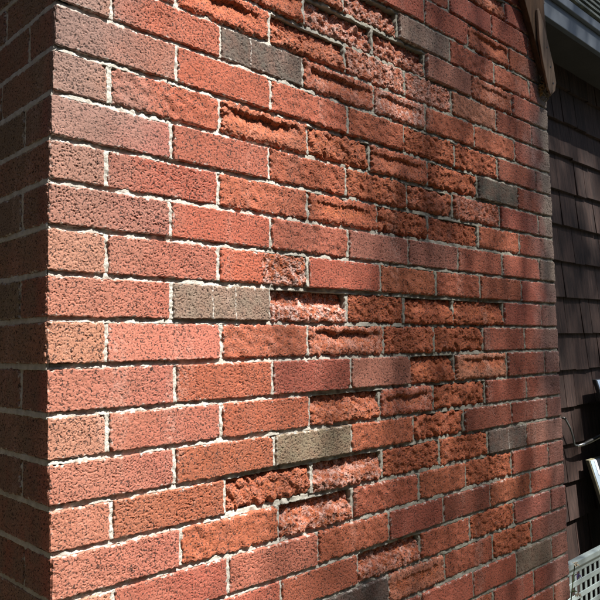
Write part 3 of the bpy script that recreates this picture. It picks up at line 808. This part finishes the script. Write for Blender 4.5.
mb = MB(); mb.tube([(2.405, .372, -.838), (2.422, .370, -.850), (2.450, .366, -.885), (2.470, .364, -.925), (2.476, .363, -.955), (2.482, .362, -.962), (2.52, .36, -.966)], [.004] * 7, 8)
mb.build('hook', M_HOOK, rod, (2.45, .37, -.9), smooth=True)
mb = MB(); mb.tube([(2.50, .36, -.966), (2.56, .358, -.964), (2.62, .356, -.958), (2.70, .356, -.949), (2.80, .356, -.940), (2.95, .356, -.93)], [.004, .0075, .009, .009, .009, .009], 10)
mb.build('handle', M_STEEL, rod, (2.65, .36, -.95), smooth=True)
for xx, zz in ((2.410, -.842), (2.93, -.931)):
    mb = MB(); mb.tube([(xx, .402, zz), (xx, .362, zz)], .0035, 8); mb.build('peg', M_DARKMETAL, rod, (xx, .38, zz))

# ------------------------------------------------------------------ wilted flower in the gap between chimney and lattice
weed = empty('wilted_flower', (1.83, .085, GZ), 'wilted violet flower with straw head in gap beside chimney', 'flower')
mb = MB(); mb.tube([(1.79, .095, GZ), (1.785, .095, -1.7), (1.792, .092, -1.5), (1.808, .09, -1.36), (1.836, .086, -1.255)], [.003, .0028, .0024, .002, .0015], 6); mb.build('stem', M_STEM, weed, (1.83, .085, -1.5), smooth=True)
def petals(name, mat, c, n, ln, wd, seed, droop):
    r = random.Random(seed); mb = MB(); c = Vector(c)
    for k in range(n):
        a = 2 * math.pi * k / n + r.uniform(-.3, .3)
        d = Vector((math.cos(a), math.sin(a), r.uniform(-.6, .6) + droop)).normalized(); s = d.cross(Vector((0, 0, 1))).normalized()
        nn = s.cross(d); l = ln * r.uniform(.7, 1.2)
        t = nn * .0006
        pts = [c, c + d * l * .5 + s * wd, c + d * l - Vector((0, 0, l * .3)), c + d * l * .5 - s * wd]
        mb.prism([p - t for p in pts], [p + t for p in pts])
    return mb.build(name, mat, weed, tuple(c))
petals('seed_head', M_STRAW, (1.836, .084, -1.252), 7, .014, .005, 1, .3)
petals('petal', M_PETAL, (1.846, .080, -1.285), 4, .018, .004, 2, -.9)
petals('leaf', M_STEM, (1.812, .090, -1.34), 4, .03, .006, 3, .2)
petals('leaf', M_STEM, (1.792, .092, -1.50), 5, .03, .009, 5, .2)
petals('seed_head', M_STRAW, (1.838, .080, -1.345), 4, .018, .005, 4, -.5)

# ------------------------------------------------------------------ the tree behind the camera whose leaves dapple the wall
tree = empty('shade_tree', (7.2, -6.2, GZ), 'leafy tree out of view whose leaves dapple the chimney with shade', 'tree')
tr = np.random.default_rng(21)
S = np.array(sdir)
lv, lf = [], []
def add_leaf(p, r):
    a = r.standard_normal(3); a /= np.linalg.norm(a)
    b = np.cross(a, r.standard_normal(3)); b /= np.linalg.norm(b); c = np.cross(a, b)
    l, w = r.uniform(.024, .038), r.uniform(.014, .021)
    k = len(lv)
    for q in (-a * l, -a * l * .3 + b * w, a * l * .45 + b * w * .8, a * l + c * .01, a * l * .45 - b * w * .8, -a * l * .3 - b * w): lv.append(p + q)
    lf.append((k, k + 1, k + 2, k + 3, k + 4, k + 5))
clx = tr.uniform(-.6, 4.2, 330); clz = tr.uniform(-2.0, 2.4, 330)
def rho(x, z):
    a = 0.95 * sstep(0.28, 1.0, x - 0.10 * z)
    sid = 1.0 * sstep(-.15, .15, z) + 0.12
    sid = sid * (1 - 0.95 * np.exp(-((x - 2.92) / .13) ** 4 - ((z - .85) / .28) ** 4))
    a = np.where(x > 2.35, sid, a)
    a = a + 0.35 * sstep(0.30, 0.85, z) * sstep(-.5, .2, x)
    a = a + 0.30 * np.exp(-((x + .1) / .25) ** 2) * sstep(-.35, .15, z)
    return np.clip(a, 0, 1)
twigs = []
CELL = 0.030
for gx in np.arange(-.6, 4.2, CELL):
    for gz in np.arange(-2.0, 2.4, CELL):
        x, z = gx + tr.uniform(0, CELL), gz + tr.uniform(0, CELL)
        d = 9.7 + 1.0 * math.sin(3.1 * x + 1) * math.cos(2.7 * z) + tr.normal(0, .2)
        if tr.random() < rho(x, z) * (0.85 + 0.10 * math.sin(9 * x + 4 * z) * math.sin(7 * z - 3 * x)):
            p = np.array((x, 0, z)) + S * d
            add_leaf(p, tr)
            if tr.random() < .01: twigs.append(p)
me = bpy.data.meshes.new('crown'); me.from_pydata([tuple(v - np.array((3.6, -4.6, 8.0))) for v in lv], [], lf)
link_obj('crown', me, M_LEAF, tree, (3.6, -4.6, 8.0))
mb = MB(); fork = Vector((6.9, -6.0, 5.4))
mb.tube([(7.2, -6.2, GZ), (7.15, -6.2, .5), (7.0, -6.1, 3.0), fork], [.20, .16, .13, .11], 12); mb.build('trunk', M_BARK, tree, (7.2, -6.2, 0), smooth=True)
mb = MB()
for tgt in ((4.4, -4.6, 8.6), (4.9, -4.9, 9.6), (5.9, -5.2, 9.2), (4.6, -4.4, 7.8), (6.2, -4.8, 8.0)):
    t = Vector(tgt); mb.tube([fork, fork.lerp(t, .5) + Vector((0, 0, .15)), t], [.07, .04, .015], 8)
for cen in twigs[::2]:
    t = Vector(cen); s = min((Vector(q) for q in ((4.4, -4.6, 8.6), (4.9, -4.9, 9.6), (5.9, -5.2, 9.2), (4.6, -4.4, 7.8), (6.2, -4.8, 8.0))), key=lambda q: (q - t).length)
    mb.tube([s, s.lerp(t, .5) + Vector((0, 0, .05)), t], [.007, .005, .003], 5)
mb.build('limbs', M_BARK, tree, tuple(fork), smooth=True)

# ------------------------------------------------------------------ hedges added behind and left of the camera to block low sky light
def hedge(x0, x1, y0, y1, h, label, seed):
    t = empty('added_hedge', ((x0 + x1) / 2, (y0 + y1) / 2, GZ), label, 'hedge', None)
    r = np.random.default_rng(seed)
    c = ((x0 + x1) / 2, (y0 + y1) / 2, GZ + h / 2)
    mb = MB(); mb.box(x0 + .2, x1 - .2, y0 + .2, y1 - .2, GZ, GZ + h - .25); mb.build('stems', M_BARK, t, c)
    n = int(((x1 - x0) + (y1 - y0)) * 2 * h * 38)
    p = np.stack([r.uniform(x0, x1, n), r.uniform(y0, y1, n), r.uniform(GZ, GZ + h, n)], 1)
    k = r.integers(0, 5, n)
    p[k == 0, 0] = x0 + abs(r.normal(0, .09, (k == 0).sum())); p[k == 1, 0] = x1 - abs(r.normal(0, .09, (k == 1).sum()))
    p[k == 2, 1] = y0 + abs(r.normal(0, .09, (k == 2).sum())); p[k == 3, 1] = y1 - abs(r.normal(0, .09, (k == 3).sum())); p[k == 4, 2] = GZ + h - abs(r.normal(0, .1, (k == 4).sum()))
    a = r.standard_normal((n, 3)); a /= np.linalg.norm(a, axis=1)[:, None]
    b = np.cross(a, r.standard_normal((n, 3))); b /= np.linalg.norm(b, axis=1)[:, None]
    l = r.uniform(.05, .10, n)[:, None]
    V = np.stack([p - a * l, p + b * l * .55, p + a * l, p - b * l * .55], 1).reshape(-1, 3) - np.array(c)
    link_obj('foliage', mesh_np('foliage', V, np.arange(4 * n).reshape(-1, 4), False), M_LEAF, t, c)
hedge(-3.2, -2.0, -4.6, 3.0, 4.6, 'added dark hedge out of view left of the chimney, blocking low sky', 1)
hedge(-1.9, 6.0, -5.0, -3.9, 4.6, 'added dark hedge out of view behind the camera, blocking low sky', 2)
